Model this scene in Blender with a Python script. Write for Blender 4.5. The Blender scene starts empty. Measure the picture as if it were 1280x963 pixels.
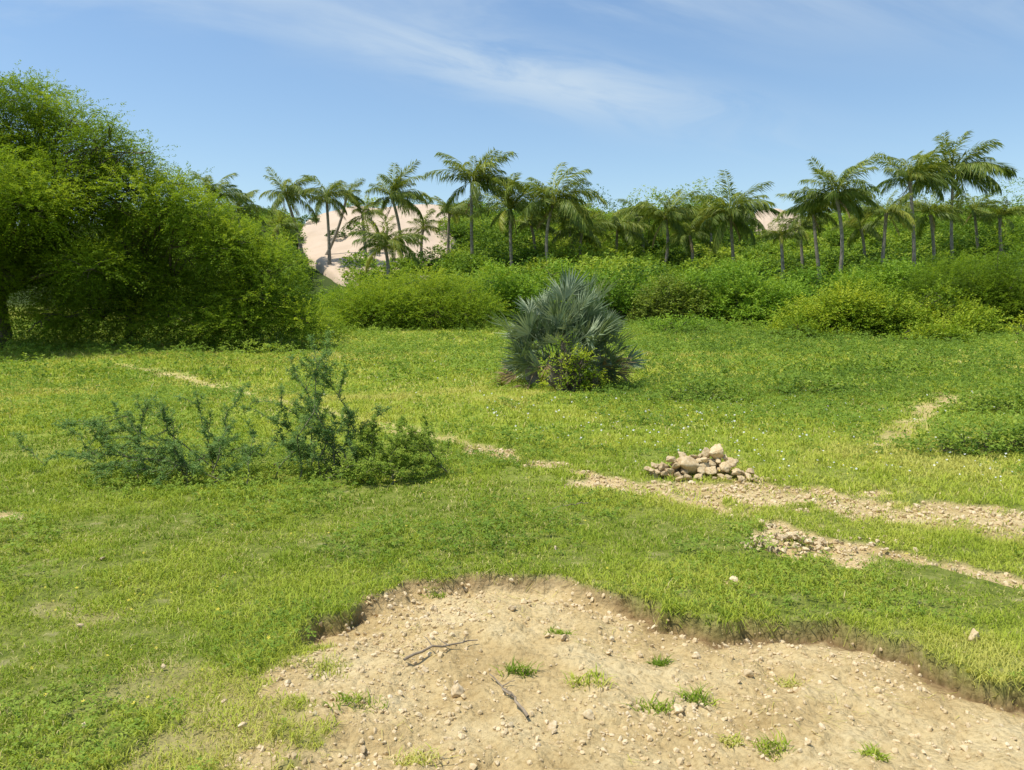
import bpy, bmesh, math, random
import numpy as np
from mathutils import Vector, Matrix, Quaternion, noise as mnoise
rng = np.random.default_rng(7); random.seed(7)
scene = bpy.context.scene
C = scene.collection
F = 985.0; CH = 1.6; PITCH = math.atan(91.5/F)
cp, sp_ = math.cos(PITCH), math.sin(PITCH)

# ------------------------------------------------------------------ maths helpers
def hsh(ix, iy, s):
    h = (ix*374761393 + iy*668265263 + s*144269504) & 0xffffffff
    h = ((h ^ (h >> 13))*1274126177) & 0xffffffff
    h = h ^ (h >> 16)
    return h/4294967296.0
def vn(x, y, s=0):
    x = np.asarray(x, float); y = np.asarray(y, float)
    ix = np.floor(x).astype(np.int64); iy = np.floor(y).astype(np.int64)
    fx = x-ix; fy = y-iy
    fx = fx*fx*(3-2*fx); fy = fy*fy*(3-2*fy)
    a = hsh(ix, iy, s); b = hsh(ix+1, iy, s); c = hsh(ix, iy+1, s); d = hsh(ix+1, iy+1, s)
    return (a*(1-fx)+b*fx)*(1-fy)+(c*(1-fx)+d*fx)*fy
def fbm(x, y, o=3, s=0):
    x = np.asarray(x, float); y = np.asarray(y, float)
    r = 0; a = .5; t = 0
    for i in range(o):
        r = r+a*vn(x*2**i+i*17.3, y*2**i+i*9.1, s+i*31); t += a; a *= .5
    return r/t
def sm(t):
    t = np.clip(t, 0, 1); return t*t*(3-2*t)
def norm(v): return v/np.maximum(np.linalg.norm(v, axis=-1, keepdims=True), 1e-9)

# ------------------------------------------------------------------ terrain
HY = [-1e5, 18, 30, 45, 60, 75, 90, 110, 128, 220, 1e5]
HZ = [0, 0, .3, .9, 2.5, 5.4, 9.0, 13.0, 14.0, 13, 13]
def H0(x, y):
    x = np.asarray(x, float); y = np.asarray(y, float)
    yy = y+7*(vn(x/26, y/30, 5)-.5)*sm((y-40)/20)
    z = np.interp(yy, HY, HZ)
    z = z+2.2*(fbm(x/12, y/14, 2, 8)-.5)*sm((y-70)/25)
    z = z+.09*(fbm(x/1.5, y/1.5, 3, 3)-.5)+.25*(vn(x/4, y/4, 4)-.5)*sm((y-9)/6)
    return z
def ray(px, py):
    dx = (px-640)/F; dy = (481.5-py)/F
    return np.array([dx, cp+dy*sp_, -sp_+dy*cp])/(cp+dy*sp_)
def P(px, py, Y): return ray(px, py)*Y+np.array([0, 0, CH])
YS = np.geomspace(1.2, 140, 4000)
def G(px, py):
    d = ray(px, py)
    f = CH+d[2]*YS-H0(d[0]*YS, YS)
    i = np.argmax(f <= 0)
    if f[i] > 0: i = len(YS)-1
    Y = YS[i]
    return np.array([d[0]*Y, Y, float(H0(d[0]*Y, Y))])

pitpx = [(318, 900), (352, 850), (368, 805), (390, 774), (432, 764), (468, 742), (510, 726), (600, 716), (650, 716), (700, 718),
         (742, 734), (790, 748), (832, 764), (900, 780), (960, 774), (1030, 774), (1090, 788), (1140, 800), (1172, 824), (1232, 848), (1285, 862)]
pit = [tuple(G(*p)[:2]) for p in pitpx]+[(2.9, 3.15), (3.4, 2.5), (3.2, 1.4), (0, .5), (-1.0, .9), (-1.12, 1.9)]
def sd_pit(x, y):
    d = np.full(x.shape, 1e9); ins = np.zeros(x.shape, bool)
    n = len(pit)
    for i in range(n):
        ax, ay = pit[i]; bx, by = pit[(i+1) % n]
        ex, ey = bx-ax, by-ay
        t = np.clip(((x-ax)*ex+(y-ay)*ey)/(ex*ex+ey*ey+1e-12), 0, 1)
        d = np.minimum(d, np.hypot(x-ax-t*ex, y-ay-t*ey))
        c = ((ay > y) != (by > y)) & (x < (bx-ax)*(y-ay)/((by-ay) if abs(by-ay) > 1e-9 else 1e-9)+ax)
        ins ^= c
    return np.where(ins, d, -d)
def pit_all(x, y):
    """returns depth, dirt mask, scarp mask"""
    x = np.asarray(x, float); y = np.asarray(y, float)
    dep = np.zeros(x.shape); dirt = np.zeros(x.shape); sc = np.zeros(x.shape)
    k = (x > -2.6) & (x < 4.5) & (y > 0) & (y < 6.2)
    if not k.any(): return dep, dirt, sc
    X, Y = x[k], y[k]
    s = sd_pit(X, Y)
    wl = sm((X+1.25)/.25)*np.maximum(sm((Y-3.55)/.45), sm((X+.7)/.6))
    s = s+.09*(fbm(X*2.6, Y*2.6, 2, 21)-.5)+.13*(fbm(X*8, Y*8, 3, 22)-.5)+.05*(fbm(X*22, Y*22, 2, 26)-.5)
    soft = sm((fbm(X*1.7+3, Y*1.7, 2, 27)-.56)/.2)          # collapsed stretches of the bank
    m = sm((s+.012)/(.03+.10*soft))
    rough = .06*(fbm(X*3.0, Y*3.0, 3, 23)-.5)+.06*(fbm(X*9, Y*9, 3, 24)-.5)+.026*(fbm(X*24, Y*24, 2, 28)-.5)
    dep[k] = m*(wl*(.035+.08*np.exp(-np.maximum(s, 0)/.4))-rough*(.3+.7*sm(s/.3)))
    s2 = s+(1-wl)*.85*(fbm(X*4, Y*4, 3, 25)-.5)
    dirt[k] = np.where(wl > .6, sm((s2+.03)/.06), sm((s2+.05)/.32))
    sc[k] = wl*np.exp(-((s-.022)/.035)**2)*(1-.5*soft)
    return dep, dirt, sc
# bare tracks: photo pixel on the ground, half width in m, strength
tracks = [
 [(150, 456, .32, .8), (215, 468, .28, .85), (290, 488, .24, .85), (370, 506, .21, .62), (450, 524, .21, .42), (530, 543, .26, .9), (575, 553, .18, .6)],
 [(575, 553, .14, .6), (640, 573, .22, 1), (700, 584, .24, 1), (745, 599, .26, 1), (800, 612, .22, .75), (850, 622, .24, .75), (900, 634, .3, .9), (960, 652, .32, .95), (1020, 672, .24, 1), (1090, 682, .2, 1), (1160, 703, .15, .9), (1290, 728, .17, .95)],
 [(835, 604, .30, .85), (900, 612, .42, .9), (960, 624, .44, .88), (1040, 624, .40, .9), (1120, 630, .44, .9), (1200, 642, .42, .9), (1300, 656, .38, .9)],
 [(1080, 640, .3, .65), (1180, 655, .32, .65), (1260, 668, .2, .55)],
 [(950, 668, .18, .9), (1000, 690, .24, 1), (1060, 690, .18, .9)],
 [(1200, 494, .38, .95), (1160, 512, .25, .8), (1132, 536, .22, .7), (1100, 556, .2, .55)],
 [(-10, 646, .16, 1), (20, 647, .08, .8)],
 [(40, 765, .2, .3), (110, 772, .14, .3)],
 [(905, 728, .06, .9), (935, 731, .05, .9)],
 [(200, 850, .2, .3), (290, 905, .25, .5), (200, 950, .2, .4)],
]
TR = [[(*G(a, b)[:2], w, s) for a, b, w, s in t] for t in tracks]
def track(x, y):
    x = np.asarray(x, float); y = np.asarray(y, float)
    out = np.zeros(x.shape)
    k = (y > 1) & (y < 34) & (np.abs(x) < 22)
    X, Y = x[k], y[k]
    n = (fbm(X*1.8, Y*1.8, 3, 41)-.5)*2.0+(fbm(X*6, Y*6, 3, 42)-.5)*1.9
    o = np.zeros(X.shape)
    for t in TR:
        for (ax, ay, aw, as_), (bx, by, bw, bs) in zip(t[:-1], t[1:]):
            ex, ey = bx-ax, by-ay
            q = np.clip(((X-ax)*ex+(Y-ay)*ey)/(ex*ex+ey*ey+1e-12), 0, 1)
            d = np.hypot(X-ax-q*ex, Y-ay-q*ey)
            w = aw+(bw-aw)*q; s = as_+(bs-as_)*q
            o = np.maximum(o, s*sm((w*(1.05+n)-d)/(.55*w)))
    out[k] = o
    return out
def H(x, y):
    x = np.atleast_1d(np.asarray(x, float)); y = np.atleast_1d(np.asarray(y, float))
    return H0(x, y)-pit_all(x, y)[0]
def Hs(x, y): return float(H(x, y)[0])
def GP(px, py):   # ground point including the pit floor
    g = G(px, py); d = ray(px, py)
    for _ in range(6):
        z = Hs(g[0], g[1]); Y = (z-CH)/d[2]
        g = np.array([d[0]*Y, Y, z])
    return np.array([g[0], g[1], Hs(g[0], g[1])])

# ------------------------------------------------------------------ object helpers
def put(o, label=None, cat=None, group=None, kind=None):
    if label: o['label'] = label
    if cat: o['category'] = cat
    if group: o['group'] = group
    if kind: o['kind'] = kind
    return o
def thing(name, loc, label, cat, group=None):
    o = bpy.data.objects.new(name, None); C.objects.link(o)
    o.location = loc; o.empty_display_size = .2
    return put(o, label, cat, group)
def npmesh(name, V, quads=None, tris=None, mat=None, attrs=None, smooth=False):
    me = bpy.data.meshes.new(name)
    V = np.ascontiguousarray(V, dtype=np.float32)
    idx = []; starts = []; off = 0
    if quads is not None and len(quads):
        idx.append(quads.ravel()); starts.append(off+4*np.arange(len(quads))); off += quads.size
    if tris is not None and len(tris):
        idx.append(tris.ravel()); starts.append(off+3*np.arange(len(tris))); off += tris.size
    idx = np.concatenate(idx).astype(np.int32); starts = np.concatenate(starts).astype(np.int32)
    me.vertices.add(len(V)); me.vertices.foreach_set('co', V.ravel())
    me.loops.add(len(idx)); me.loops.foreach_set('vertex_index', idx)
    me.polygons.add(len(starts)); me.polygons.foreach_set('loop_start', starts)
    me.update(calc_edges=True)
    me.polygons.foreach_set('use_smooth', np.full(len(starts), smooth, dtype=bool))
    for k, a in (attrs or {}).items():
        at = me.attributes.new(k, 'FLOAT', 'POINT'); at.data.foreach_set('value', np.ascontiguousarray(a, dtype=np.float32))
    if mat: me.materials.append(mat)
    me.update()
    return me
def link(name, me, parent=None, loc=None):
    o = bpy.data.objects.new(name, me); C.objects.link(o)
    if parent: o.parent = parent
    if loc is not None: o.location = loc
    return o
class MB:
    def __init__(s): s.v = []; s.f = []; s.n = 0
    def add(s, v, f):
        v = np.asarray(v, float); s.v.append(v); s.f.append(np.asarray(f, int)+s.n); s.n += len(v)
    def tube(s, pts, rad, seg=6):
        pts = np.asarray(pts, float); n = len(pts)
        rad = np.broadcast_to(np.asarray(rad, float), (n,))
        T = norm(np.gradient(pts, axis=0))
        ref = np.array([1, 0, 0]) if abs(T[0][2]) > .7 else np.array([0, 0, 1.0])
        A = norm(np.cross(T, ref)); B = np.cross(T, A)
        a = np.arange(seg)*2*np.pi/seg
        v = pts[:, None]+rad[:, None, None]*(np.cos(a)[None, :, None]*A[:, None]+np.sin(a)[None, :, None]*B[:, None])
        i = np.arange(n-1)[:, None]*seg; j = np.arange(seg)[None]; k = (j+1) % seg
        f = np.stack([i+j, i+k, i+seg+k, i+seg+j], -1).reshape(-1, 4)
        s.add(v.reshape(-1, 3), f)
    def build(s, name, mat, parent=None, loc=None, smooth=True, tint=None):
        V = np.concatenate(s.v)
        me = npmesh(name, V, np.concatenate(s.f), None, mat, {'tint': np.full(len(V), .5 if tint is None else tint)}, smooth)
        return link(name, me, parent, loc)
def curve(a, b, sag=0, wob=.0, n=7, side=None):
    a = np.asarray(a, float); b = np.asarray(b, float); t = np.linspace(0, 1, n)[:, None]
    p = a+(b-a)*t; L = np.linalg.norm(b-a)
    p[:, 2] += sag*L*4*(t*(1-t))[:, 0]
    w = rng.normal(0, wob*L, (n, 3)); w[0] = 0; w[-1] = 0
    return p+w
def rvec(n): return norm(rng.normal(size=(n, 3)))

# ------------------------------------------------------------------ materials
def newmat(name):
    m = bpy.data.materials.new(name); m.use_nodes = True
    nt = m.node_tree; nt.nodes.clear()
    out = nt.nodes.new('ShaderNodeOutputMaterial')
    return m, nt, out
def nd(nt, t, **kw):
    n = nt.nodes.new(t)
    for k, v in kw.items(): setattr(n, k, v)
    return n
def ramp(nt, stops, fac=None):
    r = nt.nodes.new('ShaderNodeValToRGB'); e = r.color_ramp.elements
    while len(e) < len(stops): e.new(.5)
    for q, (p, c) in zip(e, stops):
        q.position = p; q.color = (*c, 1) if len(c) == 3 else c
    if fac is not None: nt.links.new(fac, r.inputs[0])
    return r
def leafmat(name, stops, trans=.35, rough=.6, spec=.12, boost=1.25, upn=0.0):
    m, nt, out = newmat(name)
    at = nd(nt, 'ShaderNodeAttribute', attribute_name='tint')
    r = ramp(nt, stops, at.outputs['Fac'])
    b = nd(nt, 'ShaderNodeBsdfPrincipled'); b.inputs['Roughness'].default_value = rough
    b.inputs['Specular IOR Level'].default_value = spec
    nt.links.new(r.outputs[0], b.inputs['Base Color'])
    if upn > 0:      # soft turf normal
        ge = nd(nt, 'ShaderNodeNewGeometry')
        va = nd(nt, 'ShaderNodeVectorMath', operation='ADD'); va.inputs[1].default_value = (0, 0, upn)
        vnz = nd(nt, 'ShaderNodeVectorMath', operation='NORMALIZE')
        nt.links.new(ge.outputs['Normal'], va.inputs[0]); nt.links.new(va.outputs[0], vnz.inputs[0]); nt.links.new(vnz.outputs[0], b.inputs['Normal'])
    t = nd(nt, 'ShaderNodeBsdfTranslucent')
    mx = nd(nt, 'ShaderNodeMix', data_type='RGBA', blend_type='MULTIPLY'); mx.inputs[0].default_value = 1
    nt.links.new(r.outputs[0], mx.inputs[6]); mx.inputs[7].default_value = (boost*1.05, boost, boost*.5, 1)
    nt.links.new(mx.outputs[2], t.inputs[0])
    s = nd(nt, 'ShaderNodeMixShader'); s.inputs[0].default_value = trans
    nt.links.new(b.outputs[0], s.inputs[1]); nt.links.new(t.outputs[0], s.inputs[2]); nt.links.new(s.outputs[0], out.inputs[0])
    return m
def solidmat(name, c1, c2, scale=6, rough=.85, bump=.3, bscale=20, c3=None, objrand=False, dist=.02):
    m, nt, out = newmat(name)
    tc = nd(nt, 'ShaderNodeTexCoord')
    n = nd(nt, 'ShaderNodeTexNoise'); n.inputs['Scale'].default_value = scale; n.inputs['Detail'].default_value = 6
    nt.links.new(tc.outputs['Object'], n.inputs['Vector'])
    st = [(.3, c1), (.7, c2)] if c3 is None else [(.28, c1), (.5, c2), (.72, c3)]
    r = ramp(nt, st, n.outputs['Fac'])
    col = r.outputs[0]
    if objrand:
        oi = nd(nt, 'ShaderNodeObjectInfo')
        rr = ramp(nt, [(0, (.82, .80, .78)), (1, (1.12, 1.12, 1.12))], oi.outputs['Random'])
        mx = nd(nt, 'ShaderNodeMix', data_type='RGBA', blend_type='MULTIPLY'); mx.inputs[0].default_value = 1
        nt.links.new(col, mx.inputs[6]); nt.links.new(rr.outputs[0], mx.inputs[7]); col = mx.outputs[2]
    b = nd(nt, 'ShaderNodeBsdfPrincipled'); b.inputs['Roughness'].default_value = rough; b.inputs['Specular IOR Level'].default_value = .2
    nt.links.new(col, b.inputs['Base Color'])
    n2 = nd(nt, 'ShaderNodeTexNoise'); n2.inputs['Scale'].default_value = bscale; n2.inputs['Detail'].default_value = 5
    nt.links.new(tc.outputs['Object'], n2.inputs['Vector'])
    bp = nd(nt, 'ShaderNodeBump'); bp.inputs['Strength'].default_value = bump; bp.inputs['Distance'].default_value = dist
    nt.links.new(n2.outputs['Fac'], bp.inputs['Height']); nt.links.new(bp.outputs[0], b.inputs['Normal'])
    nt.links.new(b.outputs[0], out.inputs[0])
    return m

M_grass = leafmat('grass_blades', [(0, (.14, .225, .018)), (.35, (.29, .385, .034)), (.65, (.455, .51, .066)), (.85, (.57, .54, .14)), (1, (.68, .58, .29))], .36, .6, .12, upn=1.1)
M_cover = leafmat('cover_leaves', [(0, (.08, .145, .02)), (.5, (.20, .305, .04)), (1, (.39, .47, .07))], .36, upn=.7)
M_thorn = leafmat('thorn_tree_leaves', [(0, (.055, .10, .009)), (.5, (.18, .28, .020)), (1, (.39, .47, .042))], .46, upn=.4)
M_bush = leafmat('bush_leaves', [(0, (.05, .11, .012)), (.5, (.155, .28, .024)), (1, (.31, .44, .045))], .34, upn=.35)
M_ybush = leafmat('yellow_green_leaves', [(0, (.07, .125, .01)), (.5, (.20, .30, .02)), (1, (.42, .47, .038))], .33, upn=.35)
M_brush = leafmat('brownish_leaves', [(0, (.065, .085, .016)), (.5, (.17, .22, .035)), (1, (.27, .34, .045))], .3, upn=.35)
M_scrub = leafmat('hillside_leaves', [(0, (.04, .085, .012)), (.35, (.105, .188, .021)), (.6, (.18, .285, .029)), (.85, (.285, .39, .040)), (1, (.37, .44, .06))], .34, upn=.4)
M_blue = leafmat('blue_green_leaves', [(0, (.09, .165, .05)), (.5, (.18, .295, .085)), (1, (.32, .43, .12))], .38, upn=.4)
M_frond = leafmat('palm_frond', [(0, (.075, .115, .018)), (.5, (.175, .245, .04)), (1, (.43, .44, .08))], .34, .45, .25)
M_dead = leafmat('dead_frond', [(0, (.22, .16, .08)), (1, (.42, .31, .16))], .25)
M_fan = leafmat('fan_leaf', [(0, (.095, .145, .07)), (.5, (.21, .275, .15)), (1, (.40, .455, .28))], .18, .5, .25, 1.0)
M_bark = solidmat('thorn_bark', (.06, .048, .034), (.16, .13, .095), 8, bscale=30)
M_palmbark = solidmat('palm_bark', (.17, .145, .11), (.33, .29, .23), 5, bscale=12)
M_twig = solidmat('twig', (.13, .13, .07), (.24, .21, .12), 20, dist=.002)
M_rock = solidmat('limestone', (.44, .31, .155), (.575, .44, .245), 7, .9, .7, 22, (.69, .565, .37), True, .008)
M_pale = solidmat('pale_stone', (.48, .35, .185), (.61, .475, .275), 4, .9, .5, 14, (.74, .62, .43), True, .0015)
M_sand = solidmat('dune_sand', (.53, .405, .285), (.60, .47, .345), .35, .95, .4, .8, None, False, .5)
M_stick = solidmat('dry_wood', (.20, .15, .10), (.36, .29, .2), 30, dist=.001)
M_soilclod = solidmat('soil_clods', (.49, .36, .18), (.63, .485, .275), 9, .95, .3, 60, (.73, .60, .40), False, .001)
def flat_mat(name, c):
    m, nt, out = newmat(name)
    b = nd(nt, 'ShaderNodeBsdfPrincipled'); b.inputs['Roughness'].default_value = .6
    n = nd(nt, 'ShaderNodeTexNoise'); n.inputs['Scale'].default_value = 3
    r = ramp(nt, [(.3, tuple(.85*q for q in c)), (.7, c)], n.outputs['Fac'])
    nt.links.new(r.outputs[0], b.inputs['Base Color']); nt.links.new(b.outputs[0], out.inputs[0]); return m
M_white = flat_mat('white_petals', (.8, .8, .74)); M_yel = flat_mat('yellow_petals', (.75, .62, .05))

# ground material
def ground_material():
    m, nt, out = newmat('ground_soil')
    L = nt.links.new
    tc = nd(nt, 'ShaderNodeTexCoord')
    def nz(s, d=6, rough=.6):
        n = nd(nt, 'ShaderNodeTexNoise'); n.inputs['Scale'].default_value = s; n.inputs['Detail'].default_value = d; n.inputs['Roughness'].default_value = rough
        L(tc.outputs['Object'], n.inputs['Vector']); return n.outputs['Fac']
    def at(k): return nd(nt, 'ShaderNodeAttribute', attribute_name=k).outputs['Fac']
    def mix(f, a, b, bt='MIX'):
        x = nd(nt, 'ShaderNodeMix', data_type='RGBA', blend_type=bt)
        if isinstance(f, float): x.inputs[0].default_value = f
        else: L(f, x.inputs[0])
        for k, q in ((6, a), (7, b)):
            if isinstance(q, tuple): x.inputs[k].default_value = (*q, 1)
            else: L(q, x.inputs[k])
        return x.outputs[2]
    d1 = ramp(nt, [(.3, (.45, .315, .135)), (.48, (.615, .46, .22)), (.66, (.715, .57, .31))], nz(1.6, 8, .68)).outputs[0]
    d2 = ramp(nt, [(.32, (.62, .57, .49)), (.5, (1, 1, 1)), (.7, (1.12, 1.12, 1.12))], nz(38, 5, .7)).outputs[0]
    dirt = mix(.85, d1, d2, 'MULTIPLY')
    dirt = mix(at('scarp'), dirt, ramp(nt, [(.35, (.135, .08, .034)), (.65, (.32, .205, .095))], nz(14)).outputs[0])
    near = ramp(nt, [(.35, (.13, .165, .028)), (.55, (.225, .25, .05)), (.75, (.37, .33, .15))], nz(9)).outputs[0]
    far = ramp(nt, [(.3, (.20, .285, .03)), (.5, (.315, .37, .048)), (.7, (.43, .43, .09))], nz(.9, 8, .65)).outputs[0]
    g = mix(at('far'), near, far)
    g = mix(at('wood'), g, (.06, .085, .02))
    col = mix(at('dirt'), g, dirt)
    b = nd(nt, 'ShaderNodeBsdfPrincipled'); b.inputs['Roughness'].default_value = .95; b.inputs['Specular IOR Level'].default_value = .1
    L(col, b.inputs['Base Color'])
    ad = nd(nt, 'ShaderNodeMath', operation='ADD'); L(nz(30, 8, .7), ad.inputs[0])
    v = nd(nt, 'ShaderNodeTexVoronoi'); v.inputs['Scale'].default_value = 34; L(tc.outputs['Object'], v.inputs['Vector'])
    mu = nd(nt, 'ShaderNodeMath', operation='MULTIPLY'); L(v.outputs['Distance'], mu.inputs[0]); mu.inputs[1].default_value = -.5
    L(mu.outputs[0], ad.inputs[1])
    bp = nd(nt, 'ShaderNodeBump'); bp.inputs['Strength'].default_value = .85; bp.inputs['Distance'].default_value = .032
    L(ad.outputs[0], bp.inputs['Height']); L(bp.outputs[0], b.inputs['Normal']); L(b.outputs[0], out.inputs[0])
    return m
M_ground = ground_material()

# ------------------------------------------------------------------ ground sheet (split into pit, path, hill along its own faces)
def axis(lo, hi, step, outlo, outhi, g):
    a = list(np.arange(lo, hi, step)); s = step; v = a[-1]
    while v < outhi: s *= g; v += s; a.append(v)
    s = step; v = lo; b = []
    while v > outlo: s *= g; v -= s; b.append(v)
    return np.array(b[::-1]+a)
xs = axis(-2.2, 4.0, .02, -1800, 1800, 1.045); ys = axis(1.6, 5.6, .02, -300, 2500, 1.026)
XX, YY = np.meshgrid(xs, ys)
X = XX.ravel(); Y = YY.ravel()
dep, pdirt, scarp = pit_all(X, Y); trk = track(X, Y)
Z = H0(X, Y)-dep-.03*trk*(1-pdirt)+.02*(fbm(X*7, Y*7, 3, 29)-.5)*trk
dirt = np.maximum(pdirt, trk)
nx, ny = len(xs), len(ys)
i = np.arange(ny-1)[:, None]*nx+np.arange(nx-1)[None]
quads = np.stack([i, i+1, i+1+nx, i+nx], -1).reshape(-1, 4)
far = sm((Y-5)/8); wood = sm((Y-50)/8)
VV = np.stack([X, Y, Z], -1)
fp = pdirt[quads].mean(1); ft = trk[quads].mean(1); fy = Y[quads].mean(1)
which = np.where(fp > .5, 1, np.where(ft > .5, 2, np.where(fy > 50, 3, 0)))
for w, nm, lb, ct in ((0, 'ground', 'grassy open ground spreading across the foreground', 'ground'), (1, 'dirt_pit', 'shallow dug pit of bare tan soil in the foreground grass', 'pit'),
                  (2, 'path', 'bare sandy footpath crossing the grass', 'path'), (3, 'hill', 'scrub covered hill rising behind the palms', 'hill')):
    q = quads[which == w]; u, inv = np.unique(q, return_inverse=True)
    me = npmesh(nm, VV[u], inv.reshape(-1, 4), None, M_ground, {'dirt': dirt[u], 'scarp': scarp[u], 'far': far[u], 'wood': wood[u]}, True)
    put(link(nm, me), lb, ct, None, 'structure')

# sand dunes
DUNES = [(476, 98, 91, 27, 3.2, ([-1.1, -.85, -.5, -.35, -.1, .1, .35, .8, 1.1], [.0, .5, .86, 1.0, .9, .88, 1.0, .95, .3])),
         (966, 32, 105, 10, 2.6, ([-1.1, -.6, .1, 1.1], [.5, 1, .85, .3]))]
def dune_z(x, y, D):
    pc, hw, Yc, hy, lift, prof = D
    U = (x/y*F+640-pc)/hw; W = (y-Yc)/hy
    r2 = np.abs(U)**3+W**2+.6*(fbm(U*2.6+5, W*2.6+3, 4, 77)-.5)
    m = sm((1.05-r2)/.2)
    f = np.interp(U+.22*(vn(U*3.2, W*3.2, 79)-.5), *prof)*(.86+.28*fbm(U*1.9, W*1.9, 3, 78))
    sl = np.interp(W+.15*(vn(U*4, W*2, 80)-.5), [-1.2, -.3, .25, .45, 1.2], [0, .35, .92, 1, .85])
    return H0(x, y)-1.6+m*1.85+m*lift*f*sl
def Htop(x, y):
    z = H0(x, y)
    for D in DUNES:
        k = (np.abs(x/y*F+640-D[0]) < 1.3*D[1]) & (np.abs(y-D[2]) < 1.3*D[3])
        if k.any(): z = np.where(k, np.maximum(z, dune_z(x, np.maximum(y, 1), D)), z)
    return z
for D, lb in zip(DUNES, ('large bare pinkish sand dune behind the left palms', 'small bare sand patch on the crest of the hill at right')):
    n = 130; g_ = np.linspace(-1.3, 1.3, n); U, W = np.meshgrid(g_, g_); U = U.ravel(); W = W.ravel()
    y = D[2]+W*D[3]; x = (D[0]+U*D[1]-640)/F*y; z = dune_z(x, y, D)
    i = np.arange(n-1)[:, None]*n+np.arange(n-1)[None]
    q = np.stack([i, i+1, i+1+n, i+n], -1).reshape(-1, 4)
    put(link('sand_dune', npmesh('sand_dune', np.stack([x, y, z], -1), q, None, M_sand, None, True)), lb, 'sand dune', None, 'structure')

# ------------------------------------------------------------------ leaf sprays
UP = np.array([0, 0, 1.0])
def sprays(S, D, L, k, ll, lw, droop, tint, jit=.35):
    n = len(S); t = (np.arange(k)+.5)/k+rng.uniform(-.3, .3, (n, k))/k
    pos = S[:, None]+D[:, None]*(L[:, None]*t)[..., None]
    pos[..., 2] -= droop*(L[:, None])*t**2
    T = D[:, None]+np.zeros((n, k, 3)); T[..., 2] -= 2*droop*t; T = norm(T)
    side = norm(np.cross(T, UP)+1e-6)
    sg = np.where(np.arange(k) % 2, 1., -1.)[None, :, None]
    ld = norm(side*sg*.8+T*.5+rng.normal(0, jit, (n, k, 3)))
    w = norm(np.cross(ld, UP*1.2+rng.normal(0, .6, (n, k, 3))))
    a = ll*rng.uniform(.7, 1.3, (n, k, 1)); b = lw*rng.uniform(.7, 1.3, (n, k, 1))*.5
    V = np.stack([pos, pos+ld*a*.5+w*b, pos+ld*a, pos+ld*a*.5-w*b], 2).reshape(-1, 3)
    ti = np.clip(np.repeat(tint, k*4)+np.repeat(rng.normal(0, .09, n*k), 4), 0, 1)
    return V, ti
def qidx(nv): return np.arange(nv).reshape(-1, 4)
def lift_leaves(V, T):
    """leaves that would lie under the soil are dropped"""
    q = V.reshape(-1, 4, 3); g = H0(q[:, 0, 0], q[:, 0, 1])
    k = q[:, :, 2].min(1) > g-.01
    return q[k].reshape(-1, 3), T.reshape(-1, 4)[k].ravel()
def crown(clumps, dens, slen, k, ll, lw, droop, gap=.3, tb=.42, up=.2, core=.35, tv=.09):
    SS = []; DD = []; TT = []
    for (cx, cy, cz, rx, ry, rz) in clumps:
        n = max(12, int(dens*(rx*ry+rx*rz+ry*rz)*4.2))
        u = rvec(n); r = core+(1-core)*rng.random(n)**.6
        r = r*(.8+.4*vn(u[:, 0]*2.2+cx*3, u[:, 2]*2.2+u[:, 1]*1.5+cz, 91))
        R = np.array([rx, ry, rz])
        s = np.array([cx, cy, cz])+u*R*r[:, None]*.9
        d = norm(u+rng.normal(0, .45, (n, 3))+UP*up)
        g = vn(s[:, 0]/(.26*rx+.15)+s[:, 2]*.9, s[:, 1]/(.26*rx+.15)-s[:, 2]/(.26*rz+.15), 90)
        keep = g > gap*rng.uniform(.7, 1.2, n)
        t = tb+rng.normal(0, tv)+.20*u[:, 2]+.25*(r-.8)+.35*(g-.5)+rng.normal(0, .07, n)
        SS.append(s[keep]); DD.append(d[keep]); TT.append(t[keep])
    S = np.concatenate(SS); D = np.concatenate(DD); T = np.concatenate(TT)
    return sprays(S, D, slen*rng.uniform(.5, 1.45, len(S)), k, ll, lw, droop, T)

def plant(name, label, cat, group, base, clumps, mat, dens, slen, k, ll, lw, droop, trunk_r, gap=.3, tb=.42, woody='trunk', core=.35, fork=.35, tv=.09, up=.2):
    base = np.asarray(base, float)
    root = thing(name, base, label, cat, group)
    V, T = crown(clumps, dens, slen, k, ll, lw, droop, gap, tb, core=core, tv=tv, up=up)
    V, T = lift_leaves(V, T)
    link('crown' if woody == 'trunk' else 'foliage', npmesh('foliage', V-base, qidx(len(V)), None, mat, {'tint': T}), root)
    mb = MB()
    ctr = np.mean([c[:3] for c in clumps], 0)
    if woody == 'trunk':
        fk = base*(1-fork)+ctr*fork; fk[:2] = base[:2]*.6+fk[:2]*.4
        mb.tube(curve(base-UP*.2, fk, 0, .04)-base, np.linspace(trunk_r, trunk_r*.75, 7), 8)
    else: fk = base-UP*.1
    for c in clumps:
        e = np.array(c[:3])+rng.normal(0, .2, 3)*np.array(c[3:6])
        p = curve(fk, e, .06, .05, 8)
        mb.tube(p-base, np.linspace(trunk_r*.55, trunk_r*.10, 8), 6)
        for _ in range(5):
            q = p[rng.integers(3, 8)]; e2 = np.array(c[:3])+rvec(1)[0]*np.array(c[3:6])*.9
            mb.tube(curve(q, e2, .03, .05, 6)-base, np.linspace(trunk_r*.18, trunk_r*.04, 6), 5)
    mb.build(woody, M_bark, root)
    return root

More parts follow.
